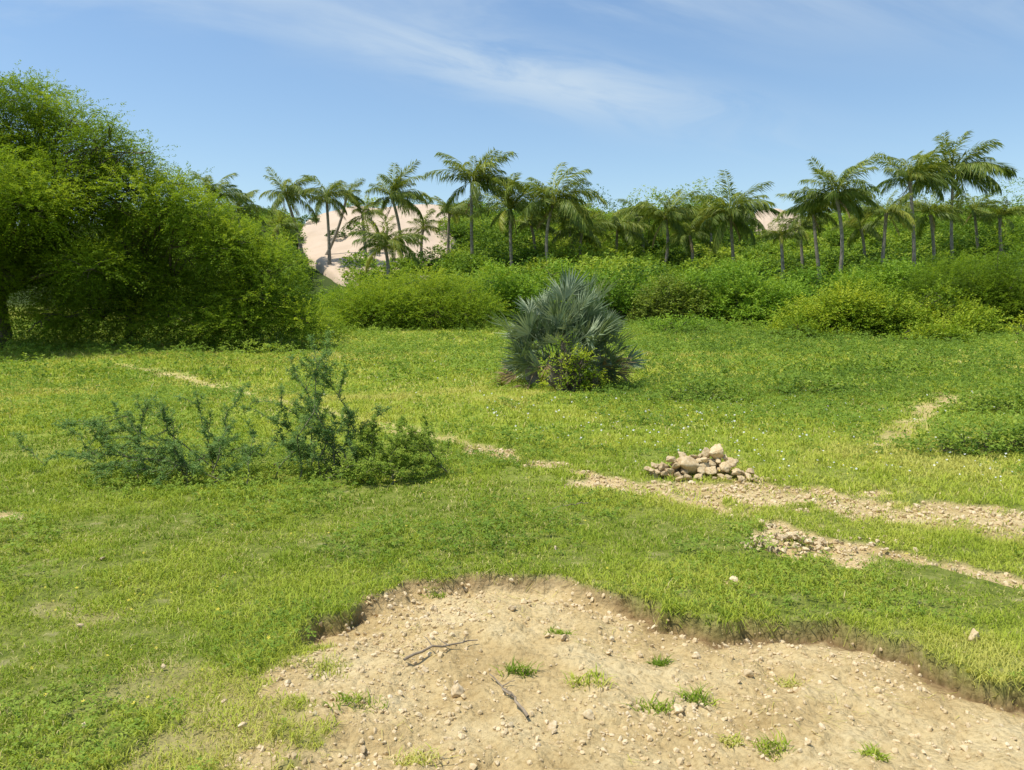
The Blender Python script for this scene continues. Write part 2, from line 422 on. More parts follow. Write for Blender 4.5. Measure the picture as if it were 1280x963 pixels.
# ------------------------------------------------------------------ thorn trees at left
def px_clumps(lst, Y, dj=1.8):
    out = []
    for (cx, cy, rx, ry) in lst:
        y = Y+rng.uniform(-dj, dj); p = P(cx, cy, y); k = y/F
        out.append((p[0], p[1], p[2], rx*k, max(rx, ry)*k, ry*k))
    return out
def at_ground(px, Y):
    x = (px-640)/F*Y; return np.array([x, Y, float(H0(x, Y))])
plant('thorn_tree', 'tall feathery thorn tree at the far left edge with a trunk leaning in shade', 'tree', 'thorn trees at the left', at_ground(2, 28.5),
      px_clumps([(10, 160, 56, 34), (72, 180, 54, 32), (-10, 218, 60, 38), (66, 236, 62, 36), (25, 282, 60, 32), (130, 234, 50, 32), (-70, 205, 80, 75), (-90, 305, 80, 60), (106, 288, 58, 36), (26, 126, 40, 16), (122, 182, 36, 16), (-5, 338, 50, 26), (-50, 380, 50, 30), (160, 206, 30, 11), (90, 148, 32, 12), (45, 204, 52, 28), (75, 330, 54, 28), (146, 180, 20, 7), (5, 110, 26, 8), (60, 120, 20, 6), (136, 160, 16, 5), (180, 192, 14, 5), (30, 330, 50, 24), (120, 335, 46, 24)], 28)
      + px_clumps([(-50, 230, 90, 40), (30, 255, 60, 26), (-110, 270, 90, 50)], 25.2, .6),  # extra near clumps, partly out of view, added to shade the far left grass
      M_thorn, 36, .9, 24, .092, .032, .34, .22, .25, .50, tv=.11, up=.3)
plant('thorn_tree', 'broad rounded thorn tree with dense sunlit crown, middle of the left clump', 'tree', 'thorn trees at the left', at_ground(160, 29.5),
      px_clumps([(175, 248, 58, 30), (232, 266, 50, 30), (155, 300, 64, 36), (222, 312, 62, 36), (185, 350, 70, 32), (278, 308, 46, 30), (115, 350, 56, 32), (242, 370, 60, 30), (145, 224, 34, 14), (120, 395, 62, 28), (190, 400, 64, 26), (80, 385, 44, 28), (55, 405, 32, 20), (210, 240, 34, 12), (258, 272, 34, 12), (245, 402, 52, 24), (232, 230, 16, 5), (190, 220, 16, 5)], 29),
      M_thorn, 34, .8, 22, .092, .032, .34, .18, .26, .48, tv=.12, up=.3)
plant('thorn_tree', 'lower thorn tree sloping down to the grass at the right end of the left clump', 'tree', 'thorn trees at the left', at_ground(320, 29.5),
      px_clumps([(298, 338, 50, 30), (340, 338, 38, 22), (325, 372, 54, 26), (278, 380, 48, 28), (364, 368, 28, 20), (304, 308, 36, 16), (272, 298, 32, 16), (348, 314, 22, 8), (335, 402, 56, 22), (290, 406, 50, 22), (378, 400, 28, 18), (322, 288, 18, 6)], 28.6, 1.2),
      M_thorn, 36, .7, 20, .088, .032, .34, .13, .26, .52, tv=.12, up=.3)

# ------------------------------------------------------------------ bushes
def bush(name, label, px, py, wpx, hpx, Y, mat, feath=False, n=9, tb=.45, group=None, dens=None, cat='bush', mini=False):
    base = at_ground(px, Y) if Y else G(px, py)
    Yb = base[1]; k = Yb/F
    w = wpx*k/2; h = hpx*k; cl = []
    for i in range(n):
        a = (i+.5)/n*2-1; x = a*w*.82+rng.normal(0, .08*w)
        hh = h*(1-.45*a*a)*rng.uniform(.5, 1.12)
        r = rng.uniform(.16, .40)*min(w, h*1.3)
        cl.append((base[0]+x, Yb+rng.uniform(-.4, .5)*w*.6, base[2]+max(.3*r, hh-r*.8), r*1.25, r*1.15, r*.85))
        cl.append((base[0]+x*1.08, Yb+rng.uniform(-.6, .2)*w*.6, base[2]+.45*max(.3*r, hh-r*.8), r*1.5, r*1.2, r*.95))
    s = Yb/40.
    d = dens or (16/(s*s) if s < 1 else 15/s)
    if mini:
        s = max(Yb, 8)/8
        return plant(name, label, cat, group, base, cl, mat, d/s, .17*s, 9, .042*s, .022*s, .2, .012, .38, tb, 'stem', tv=.12)
    if feath: return plant(name, label, cat, group, base, cl, mat, d*1.15, .75*s+.1, 16, .10*s, .038*s, .3, .09, .27, tb, 'stem', tv=.12)
    return plant(name, label, cat, group, base, cl, mat, d*1.25, .6*s, 9, .13*s, .072*s, .12, .09, .30, tb, 'stem', tv=.12)
BG = 'bushes along the foot of the hill'
bush('feathery_bush', 'wide feathery bright green bush below the sand dune, left of centre', 508, 405, 200, 86, 41, M_thorn, True, 13, .5, BG)
bush('feathery_bush', 'low loose bush stepping down from the left thorn trees onto the grass', 385, 412, 90, 46, 33, M_thorn, True, 8, .42, BG)
bush('bush', 'small bush under the dune at the right end of the left trees', 432, 370, 80, 46, 44, M_bush, False, 6, .42, BG)
bush('bush', 'rounded mid green bush right of the feathery bush and left of the fan palm', 632, 385, 115, 66, 46, M_bush, False, 9, .52, BG)
bush('bush', 'dark green bush rising directly behind the fan palm', 705, 385, 110, 64, 48, M_bush, False, 8, .44, BG)
bush('bush', 'dark green bush just right of the fan palm top', 775, 395, 120, 80, 46, M_bush, False, 9, .40, BG)
bush('bush', 'low dull olive green bush beside the dark bush right of the fan palm', 842, 400, 85, 62, 44, M_brush, False, 8, .55, BG)
bush('bush', 'long bright green bush under the drooping palm, right of the dull olive bush', 905, 402, 170, 74, 45, M_bush, False, 13, .62, BG)
bush('bush', 'low green bush between the long bright bush and the yellow green bush', 985, 405, 120, 56, 43, M_bush, False, 9, .52, BG)
bush('yellow_green_bush', 'wide yellow green bush spreading over the grass at right', 1095, 433, 245, 66, 36, M_ybush, False, 18, .48, BG)
bush('yellow_green_bush', 'low sprawling bush in front of the left end of the wide yellow green bush', 1000, 425, 130, 24, 34, M_ybush, False, 10, .38, BG)
bush('yellow_green_bush', 'low sprawling bush in front of the right end of the wide yellow green bush', 1165, 440, 110, 26, 32, M_ybush, False, 9, .42, BG)
bush('bush', 'low scattered bush on the grass behind the right side of the fan palm', 850, 418, 130, 20, 36, M_bush, False, 9, .45, BG)
bush('feathery_bush', 'large dark drooping feathery bush at the right edge', 1228, 420, 195, 122, 40, M_thorn, True, 14, .28, BG)
bush('yellow_green_bush', 'small yellow bush in the grass at the right edge', 1278, 442, 46, 26, 32, M_ybush, False, 4, .8, BG)
bush('bush', 'green bush behind the yellow green bush, below the tallest right palms', 1110, 375, 160, 62, 50, M_bush, False, 10, .5, BG)
bush('bush', 'tangled bush at the foot of the yellowing palm trunk', 1030, 385, 110, 56, 49, M_bush, False, 8, .45, BG)
bush('leafy_bush', 'small bright yellow green bush growing against the front of the fan palm', 710, 490, 64, 62, 0, M_ybush, False, 6, .56, None, 90)
bush('leafy_bush', 'small pale yellowing shrublet at the foot of the fan palm', 740, 490, 34, 30, 0, M_ybush, False, 4, .8, None, 110)
WG = 'low weed clumps in the right mid field'
bush('weed_clump', 'large low weed clump at the right edge below the bare track', 1230, 566, 200, 44, 0, M_cover, False, 16, .36, WG, 80, 'weeds', True)
bush('weed_clump', 'low weed clump at the right edge behind the large low one', 1262, 516, 130, 34, 0, M_cover, False, 10, .38, WG, 60, 'weeds', True)
bush('weed_clump', 'flat weed clump right of the fan palm in the mid field', 880, 500, 120, 24, 0, M_cover, False, 8, .40, WG, 60, 'weeds', True)
bush('weed_clump', 'flat weed clump midway between the fan palm and the bare right track', 1010, 490, 130, 24, 0, M_cover, False, 8, .40, WG, 60, 'weeds', True)
bush('weed_clump', 'flat weed clump behind the bare right track near the yellow green bush', 1090, 466, 130, 20, 0, M_cover, False, 8, .40, WG, 50, 'weeds', True)

# ------------------------------------------------------------------ hillside scrub: reads as one mass
def scrub():
    n = 2700
    y = 49+69*rng.random(n)**.92; px = rng.uniform(150, 1420, n); x = (px-640)/F*y
    keep = ~(((px > 378) & (px < 446) & (y > 56) & (rng.random(n) < .95)) | ((px >= 446) & (px < 560) & (y > 72) & (rng.random(n) < .93)) | ((px > 932) & (px < 1000) & (y > 92) & (rng.random(n) < .97)))
    keep &= rng.random(n) < np.interp(y, [49, 118], [.75, 1])
    x, y, px = x[keep], y[keep], px[keep]; N = len(x); z = Htop(x, y)
    sp = vn(x/6, y/6, 61)
    r = (.7+1.7*rng.random(N)**1.6)*np.interp(y, [49, 70, 110], [.75, .95, 1.1])*(.75+.6*sp)
    tall = rng.random(N) < .13; r = np.where(tall & (y > 74) & (np.abs(px-470) > 110) & (np.abs(px-966) > 50), r*1.35+.4, r)
    r = np.where((px > 360) & (px < 450), np.minimum(r, .8), np.where((px > 440) & (px < 570), np.minimum(r, 1.2), r))
    r = np.where(np.abs(px-966) < 50, np.minimum(r, 1.2), r)
    VS = []; TS = []
    for sel, m in ((r < 1.3, 150), ((r >= 1.3) & (r < 2.0), 270), (r >= 2.0, 460)):
        xx, yy, zz, rr_, tl = x[sel], y[sel], z[sel], r[sel], tall[sel]; N = len(xx)
        u = rng.normal(size=(N, m, 3)); u[..., 2] = np.abs(u[..., 2])-.15; u = norm(u)
        lob = .78+.44*vn(u[..., 0]*2.4+np.arange(N)[:, None]*7.1, u[..., 1]*2.4+u[..., 2]*1.9, 62)
        q = (.7+.3*rng.random((N, m))**.5)*lob
        asp = (rng.uniform(.65, 1.1, (N, 1, 1))+.35*tl[:, None, None])*np.array([0, 0, 1])+np.array([1.2, 1.2, 0])
        c = np.stack([xx, yy, zz+rr_*.35], -1)
        S = c[:, None]+u*(rr_[:, None]*q)[..., None]*asp
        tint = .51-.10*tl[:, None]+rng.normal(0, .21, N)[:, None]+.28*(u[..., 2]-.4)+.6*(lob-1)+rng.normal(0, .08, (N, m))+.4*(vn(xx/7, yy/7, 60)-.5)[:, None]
        S = S.reshape(-1, 3); D = norm(u.reshape(-1, 3)+rng.normal(0, .6, (N*m, 3)))
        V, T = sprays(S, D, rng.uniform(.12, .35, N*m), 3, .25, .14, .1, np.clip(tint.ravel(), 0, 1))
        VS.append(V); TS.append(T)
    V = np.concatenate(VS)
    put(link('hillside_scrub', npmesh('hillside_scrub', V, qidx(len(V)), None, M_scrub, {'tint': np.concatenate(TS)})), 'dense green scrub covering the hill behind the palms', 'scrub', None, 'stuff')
scrub()

# ------------------------------------------------------------------ coconut palms
def frond_mesh(a0, a1, drop, mat, tint, n=60, wid=1.0):
    t = np.linspace(0, 1, 25); ang = np.radians(a0+(a1-a0)*t**.9)
    dx = np.cos(ang); dz = np.sin(ang)
    px = np.concatenate([[0], np.cumsum((dx[1:]+dx[:-1])/2)])/24; pz = np.concatenate([[0], np.cumsum((dz[1:]+dz[:-1])/2)])/24
    V = []; Q = []; T = []
    w = .010*(1-t)+.002
    for s in range(25):
        V += [(px[s], -w[s], pz[s]), (px[s], w[s], pz[s])]; T += [min(1, tint+.3)]*2
        if s: Q.append((2*s-2, 2*s-1, 2*s+1, 2*s))
    for s in range(n):
        q = .12+.87*(s+.5)/n
        for sg in (-1, 1):
            qq = q+random.uniform(-.008, .008)
            x = np.interp(qq, t, px); z = np.interp(qq, t, pz); a = np.interp(qq, t, ang)
            tg = np.array([math.cos(a), 0, math.sin(a)])
            ll = .275*wid*(math.sin(math.pi*min(1, .15+.75*q))**.7)*random.uniform(.65, 1.2)
            dr = drop*random.uniform(.3, 1.7)
            d = norm(tg*random.uniform(.6, 1.15)+np.array([0, sg*.65, 0])+np.array([0, 0, -dr]))
            wv = norm(np.cross(d, np.array([random.uniform(-.6, .6), .3*sg, 1])))*.0088
            p = np.array([x, 0, z]); m = p+d*ll*.45; e = p+d*ll+np.array([0, 0, -.14*ll*dr*2])
            b = len(V); V += [tuple(p), tuple(m+wv), tuple(e), tuple(m-wv)]; Q.append((b, b+1, b+2, b+3))
            T += [min(1, max(0, tint+random.gauss(0, .15)))]*4
    return npmesh('frond', np.array(V), np.array(Q), None, mat, {'tint': np.array(T)})
FR = {'up': [frond_mesh(85, 16, .4, M_frond, .66), frond_mesh(74, -8, .5, M_frond, .56), frond_mesh(78, 2, .55, M_frond, .6)],
      'mid': [frond_mesh(56, -36, .62, M_frond, .54), frond_mesh(44, -45, .7, M_frond, .46), frond_mesh(62, -44, .6, M_frond, .70), frond_mesh(50, -28, .75, M_frond, .5)],
      'low': [frond_mesh(14, -64, .9, M_frond, .38), frond_mesh(26, -58, .85, M_frond, .32)],
      'yel': [frond_mesh(15, -70, .8, M_frond, .95)],
      'dead': [frond_mesh(-45, -88, .8, M_dead, .5, 24, .7)]}
PG = 'coconut palms below the hill'
PALMS = [ # crown px, crown py, radius px, base px, Y, upper/mid/low/yellow/dead counts, wind, label
 (357, 238, 31, 384, 74, (8, 11, 4, 1, 1), .9, 'leftmost windblown coconut palm, leaning left above the dune edge'),
 (408, 242, 30, 414, 73, (8, 11, 4, 1, 1), .9, 'windblown coconut palm in front of the left end of the dune'),
 (433, 242, 21, 404, 78, (6, 5, 1, 0, 0), .9, 'thin young palm with upswept fronds beside the dune palm'),
 (490, 240, 36, 501, 70, (10, 13, 6, 1, 1), .8, 'full coconut palm standing in front of the sand dune'),
 (453, 264, 25, 460, 74, (7, 9, 3, 0, 1), .8, 'shorter palm at mid dune, left of the full dune palm'),
 (481, 300, 38, 484, 62, (10, 12, 3, 2, 0), .2, 'short stemless looking palm with yellowish fronds at the foot of the dune'),
 (529, 282, 22, 530, 75, (6, 7, 2, 0, 0), .6, 'small slender palm in front of the right part of the dune'),
 (562, 262, 25, 562, 77, (7, 9, 3, 0, 0), .7, 'small slim palm at the right end of the dune, left of the tall windblown palm'),
 (590, 222, 43, 592, 71, (11, 14, 6, 0, 1), 1.0, 'tall windblown coconut palm with wide crown, left of centre'),
 (638, 254, 37, 641, 69, (9, 12, 5, 1, 1), .7, 'coconut palm with thin straight trunk right of the tall windblown palm'),
 (691, 248, 44, 692, 67, (11, 14, 6, 1, 1), .8, 'broad coconut palm above and left of the fan palm'),
 (727, 284, 36, 724, 70, (8, 12, 6, 0, 1), .3, 'dark low crowned palm above the fan palm'),
 (772, 280, 34, 773, 74, (8, 12, 5, 0, 1), .3, 'small shaded palm half hidden in scrub right of the fan palm'),
 (832, 266, 39, 824, 70, (10, 13, 6, 1, 1), .5, 'slightly leaning palm at centre right of the fan palm'),
 (913, 262, 45, 916, 66, (10, 13, 10, 1, 2), .4, 'palm with long drooping fronds hanging to the bushes'),
 (976, 290, 24, 977, 62, (7, 8, 3, 1, 0), .3, 'small thin trunked palm below the small sand patch'),
 (1045, 236, 47, 1040, 58, (11, 14, 7, 2, 1), .5, 'large coconut palm with long thin trunk and yellow lower fronds at right'),
 (1017, 258, 36, 1026, 61, (8, 11, 5, 0, 1), .4, 'darker palm overlapped by the large right palm, on its left'),
 (1108, 260, 31, 1097, 60, (7, 10, 3, 3, 1), .5, 'palm with pale leaning trunk and yellow fronds between the right palms'),
 (1137, 218, 41, 1138, 63, (10, 13, 6, 0, 1), .8, 'tall dark palm just left of the tallest right palm'),
 (1192, 206, 52, 1187, 72, (12, 14, 7, 1, 0), .3, 'tallest coconut palm with star shaped crown at right'),
 (1250, 266, 27, 1250, 74, (7, 10, 3, 0, 1), .3, 'small dull palm near the right edge on the hillside'),
 (266, 242, 30, 270, 62, (7, 10, 3, 0, 1), .7, 'palm crown showing behind the left thorn trees, left one of two'),
 (297, 258, 28, 300, 66, (7, 10, 3, 0, 1), .7, 'palm crown showing behind the left thorn trees, right one of two'),
 (346, 280, 24, 348, 70, (6, 9, 3, 1, 0), .6, 'low palm crown below the leftmost windblown palm'),
 (664, 276, 29, 665, 73, (7, 10, 4, 0, 0), .6, 'mid height palm between the thin straight palm and the broad palm'),
 (712, 268, 28, 711, 76, (7, 9, 3, 0, 0), .6, 'palm crown partly behind the right side of the broad palm'),
 (796, 262, 29, 801, 79, (7, 10, 3, 0, 0), .5, 'distant palm near the hill crest left of the slightly leaning palm'),
 (862, 288, 30, 858, 68, (7, 10, 4, 0, 1), .4, 'low palm just right of the slightly leaning palm'),
 (885, 262, 29, 884, 77, (7, 10, 3, 0, 1), .5, 'palm behind the left fronds of the drooping palm'),
 (1000, 282, 28, 1001, 70, (7, 10, 4, 1, 0), .4, 'low palm left of the paired right palms'),
 (1076, 280, 29, 1075, 68, (7, 10, 4, 0, 1), .4, 'low palm between the large right palm and the pale leaning trunk'),
 (1163, 262, 31, 1163, 68, (7, 10, 5, 0, 1), .4, 'low palm under the crown of the tallest right palm'),
 (1218, 260, 26, 1218, 77, (7, 9, 3, 0, 1), .4, 'palm on the hillside between the tallest palm and the small dull palm'),
]
def coco_palm(cx, cy, r, bx, Y, cnt, wind, label):
    base = at_ground(bx, Y); top = P(cx, cy+r*.22, Y); k = Y/F
    root = thing('coconut_palm', base, label, 'palm tree', PG)
    hgt = top[2]-base[2]; t = np.linspace(0, 1, 14)[:, None]
    bow = np.array([rng.normal(0, .05)*hgt, rng.normal(0, .03)*hgt, 0])
    pts = (top-base)*t*np.array([1, 1, 1])+bow*4*t*(1-t)
    pts[0, 2] -= .3
    rad = .15+.10*np.exp(-t[:, 0]*7)-.03*t[:, 0]+np.where(np.arange(14) == 13, .05, 0)
    mb = MB(); mb.tube(pts, rad, 8); mb.build('trunk', M_palmbark, root)
    tp = top-base; Lf = r*k*1.28; az = rng.uniform(0, 6.28)
    for kind, n in zip(('up', 'mid', 'low', 'yel', 'dead'), cnt):
        for i in range(n):
            az += 2.4+rng.normal(0, .3)
            a = az % (2*math.pi)
            ax, ay = math.cos(a)+wind*.55, math.sin(a)
            kk = kind
            if kind == 'mid' and math.cos(a) < -.2 and wind > .5 and rng.random() < .6: kk = 'up'
            me = random.choice(FR[kk])
            o = link('dead_frond' if kind == 'dead' else 'frond', me, root, tp+rvec(1)[0]*.1)
            s = Lf*rng.uniform(.7, 1.2)*(1.12 if math.cos(a) > 0 and wind > .5 else 1)*(.75 if kind == 'dead' else 1)
            o.rotation_euler = (rng.normal(0, .4), rng.normal(0, .2), math.atan2(ay, ax)); o.scale = (s, s*rng.uniform(.75, 1.1), s)
            if kind == 'dead': o['label'] = 'brown dead frond hanging down'
for p in PALMS: coco_palm(*p)

# ------------------------------------------------------------------ fan palm clump
def fan_data(tint, R, pet, nseg=20, spread=78, fold=.5):
    V = []; Q = []; T = []
    mb = MB(); mb.tube(curve((0, 0, 0), (pet, 0, 0), .02, 0, 6), np.linspace(.015, .008, 6), 5)
    v = np.concatenate(mb.v); V += [tuple(p) for p in v]; T += [min(1, tint+.15)]*len(v); Q += [tuple(q) for q in np.concatenate(mb.f)]
    for i in range(nseg):
        a = math.radians(-spread+2*spread*i/(nseg-1)+random.uniform(-1.5, 1.5))
        L = R*(.72+.28*math.cos(a*.9))*random.uniform(.78, 1.14)
        d = np.array([math.cos(a), math.sin(a), fold*abs(math.sin(a))-.05+random.gauss(0, .09)]); d /= np.linalg.norm(d)
        wv = np.array([-math.sin(a), math.cos(a), 0]); nz = np.cross(d, wv)
        w = .021*random.uniform(.85, 1.1)
        o = np.array([pet-.03, 0, .0]); m = o+d*L*.5; e = o+d*L+np.array([0, 0, -.12*L*random.uniform(.2, 1.8)])
        tt = min(1, max(0, tint+random.gauss(0, .16)))
        b = len(V)
        V += [tuple(o), tuple(m-nz*.010), tuple(e), tuple(m+wv*w), tuple(m-wv*w)]
        T += [tt]*5
        Q += [(b, b+1, b+2, b+3), (b, b+4, b+2, b+1)]
    return np.array(V), np.array(Q), np.array(T)
FDT = [fan_data(.6, .62, .36), fan_data(.4, .56, .38, 18, 66, .8), fan_data(.78, .60, .34, 19, 70, .4), fan_data(.5, .54, .32, 17, 56, 1.0), fan_data(.2, .54, .32, 16, 54, .8), fan_data(.32, .52, .38, 15, 46, 1.2)]
FL = [npmesh('fan_leaf', v, q, None, M_fan, {'tint': t}) for v, q, t in FDT]
FD = [npmesh('dead_leaf', v, q, None, M_dead, {'tint': t}) for v, q, t in (fan_data(.5, .48, .4, 14, 50, .9), fan_data(.2, .48, .4, 12, 40, 1.1))]
fb = G(706, 487); fb[1] += .95; fb[2] = float(H0(fb[0], fb[1]))
fp_ = thing('fan_palm', fb, 'grey green fan palm clump with stiff spiky leaves standing alone mid field', 'palm')
mb = MB()
for (sx, sy, sh) in ((.1, 0, 1.4), (-.6, .1, .6), (.62, -.1, .75), (.25, .5, 1.0), (-.2, -.4, .6)):
    mb.tube(curve((sx, sy, -.15), (sx*1.1, sy*1.2, sh), 0, .02), np.linspace(.16, .11, 7), 8)
mb.build('stem', M_palmbark, fp_)
def fan_mat(base, d, s, roll):
    xax = Vector(d).normalized(); up = Vector((0, 0, 1)) if abs(xax.z) < .97 else Vector((1, 0, 0))
    yax = up.cross(xax).normalized(); zax = xax.cross(yax)
    R = Matrix.Rotation(roll, 3, xax) @ Matrix((xax, yax, zax)).transposed()
    return Matrix.LocRotScale(Vector(base), R.to_quaternion(), Vector((s, s, s)))
def spot(i, NF, r0, r1):
    q = (i+.5)/NF; ct = 1-1.02*q; az = i*2.39996+rng.normal(0, .2)
    st = math.sqrt(max(0, 1-ct*ct)); rad = rng.uniform(r0, r1)
    b = (math.cos(az)*st*1.24*rad+.06, math.sin(az)*st*.95*rad, .30+ct*1.66*rad+.06)
    d = (math.cos(az)*st+rng.normal(0, .4), math.sin(az)*st+rng.normal(0, .4), ct*1.1+.42+rng.normal(0, .42)-.5*(q > .75))
    if q > .8: b = (b[0], b[1], max(.22, b[2]))
    return b, d
for i in range(100):      # leaves bristle outward all over one mounded clump
    b, d = spot(i, 100, .42, .86)
    link('fan_leaf', random.choice(FL), fp_).matrix_local = fan_mat(b, d, rng.uniform(.68, 1.2), rng.normal(0, .9))
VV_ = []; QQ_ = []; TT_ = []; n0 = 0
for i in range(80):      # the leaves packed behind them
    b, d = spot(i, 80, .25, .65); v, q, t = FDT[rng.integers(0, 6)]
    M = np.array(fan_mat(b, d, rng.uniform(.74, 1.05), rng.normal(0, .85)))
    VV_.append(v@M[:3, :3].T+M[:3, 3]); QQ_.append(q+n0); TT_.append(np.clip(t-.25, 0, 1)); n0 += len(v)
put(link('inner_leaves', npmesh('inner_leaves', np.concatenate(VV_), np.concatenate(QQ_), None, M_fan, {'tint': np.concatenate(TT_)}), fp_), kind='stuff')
for i in range(18):
    az = i*.37+.3
    o = link('dead_leaf', random.choice(FD), fp_); o['label'] = 'dry brown drooping fan leaf'
    o.matrix_local = fan_mat((math.cos(az)*.85, math.sin(az)*.7, .55+rng.normal(0, .12)), (math.cos(az), math.sin(az)-.2, -.55+rng.normal(0, .2)), rng.uniform(.75, 1.05), rng.normal(0, .5))

# ------------------------------------------------------------------ sprawling thorny shrubs in the near grass
def sprawl(label, bpx, bpy, tips, mat, group, tb=.45, twigs=5, name='thorny_shrub', dn=1.0, nb=1):
    base = G(bpx, bpy); root = thing(name, base, label, 'shrub', group)
    mb = MB(); S = []; D = []
    def leaves(p, dens, t0=.2):
        L = np.linalg.norm(np.diff(p, axis=0), axis=1).sum(); n = max(3, int(L*dens*dn))
        t = t0+(1-t0)*rng.random(n)**.75; t = t*(len(p)-1)*.999; i0 = np.minimum(t.astype(int), len(p)-2); f = (t-i0)[:, None]
        S.append(p[i0]*(1-f)+p[i0+1]*f)
        tg = norm(p[i0+1]-p[i0]); D.append(norm(rvec(n)*1.0+tg*.6+UP*.25))
    for (tx, ty, dy) in tips:
        e = P(tx, ty, base[1]+dy); e[2] = max(e[2], float(H0(e[0], e[1]))+.05)
        b0 = base+np.array([rng.normal(0, .3), rng.normal(0, .16), 0]); b0[2] = float(H0(b0[0], b0[1]))-.03
        p = curve(b0, e, .12, .03, 10)
        mb.tube(p-base, np.linspace(.008, .002, 10), 5); leaves(p, 60, .2)
        Lb = np.linalg.norm(e-b0)
        for _ in range(twigs):
            i = rng.integers(2, 10); q = p[i]
            d = norm(norm(e-b0)*.6+rvec(1)[0]*.7+UP*.25); e2 = q+d*Lb*rng.uniform(.12, .3)
            e2[2] = max(e2[2], float(H0(e2[0], e2[1]))+.04)
            p2 = curve(q, e2, .04, .04, 6); mb.tube(p2-base, np.linspace(.0035, .0013, 6), 4); leaves(p2, 80, .1)
    S = np.concatenate(S); D = np.concatenate(D)
    V, T = sprays(S, D, rng.uniform(.03, .07, len(S)), 9, .022, .0095, .2, np.clip(tb+rng.normal(0, .17, len(S)), 0, 1))
    mb.build('branch', M_twig, root)
    link('foliage', npmesh('foliage', V-base, qidx(len(V)), None, mat, {'tint': T}), root)
TG = 'thorny shrubs in the near grass'
sprawl('sprawling blue green thorny shrub with long sideways branches in the left foreground', 260, 600,
       [(85, 530, .2), (125, 548, -.1), (182, 500, .3), (205, 520, .1), (160, 560, -.2), (240, 503, .2), (215, 555, -.3), (262, 530, .2), (300, 490, .4), (275, 555, -.3), (318, 540, 0), (120, 590, -.4), (330, 570, -.1), (55, 580, 0), (190, 590, -.4), (250, 580, -.4), (100, 570, .3), (300, 585, -.3), (150, 530, .3)], M_blue, TG, .46, 6, dn=1.25)
sprawl('upright blue green thorny shrub with one tall tip, right of the sprawling one', 395, 596,
       [(408, 440, .1), (400, 470, .3), (396, 490, .3), (358, 462, .3), (430, 515, .1), (345, 505, .2), (378, 525, -.1), (455, 540, .2), (330, 520, .2), (410, 540, -.2), (360, 560, -.3), (440, 565, -.2), (470, 510, .3), (380, 580, -.3), (340, 550, .1), (425, 540, .3), (405, 455, .2)], M_blue, TG, .48, 6, dn=1.3)
sprawl('low dense bright green shrub at the right end of the near thorny shrubs', 480, 600,
       [(470, 534, .3), (500, 530, .3), (525, 552, .1), (545, 578, 0), (450, 562, 0), (490, 555, -.1), (515, 572, -.2), (470, 582, -.3), (440, 592, -.2), (505, 592, -.3), (535, 545, .5), (560, 566, .2), (460, 550, .2), (530, 598, -.2)], M_cover, TG, .62, 8, 'leafy_shrub', 1.6)
sprawl('thin dark sapling in front of the left thorn trees', 345, 440, [(320, 424, 0), (345, 415, .2), (368, 428, 0), (300, 430, .1), (352, 425, -.2)], M_blue, None, .35, 6, 'sapling', .6)

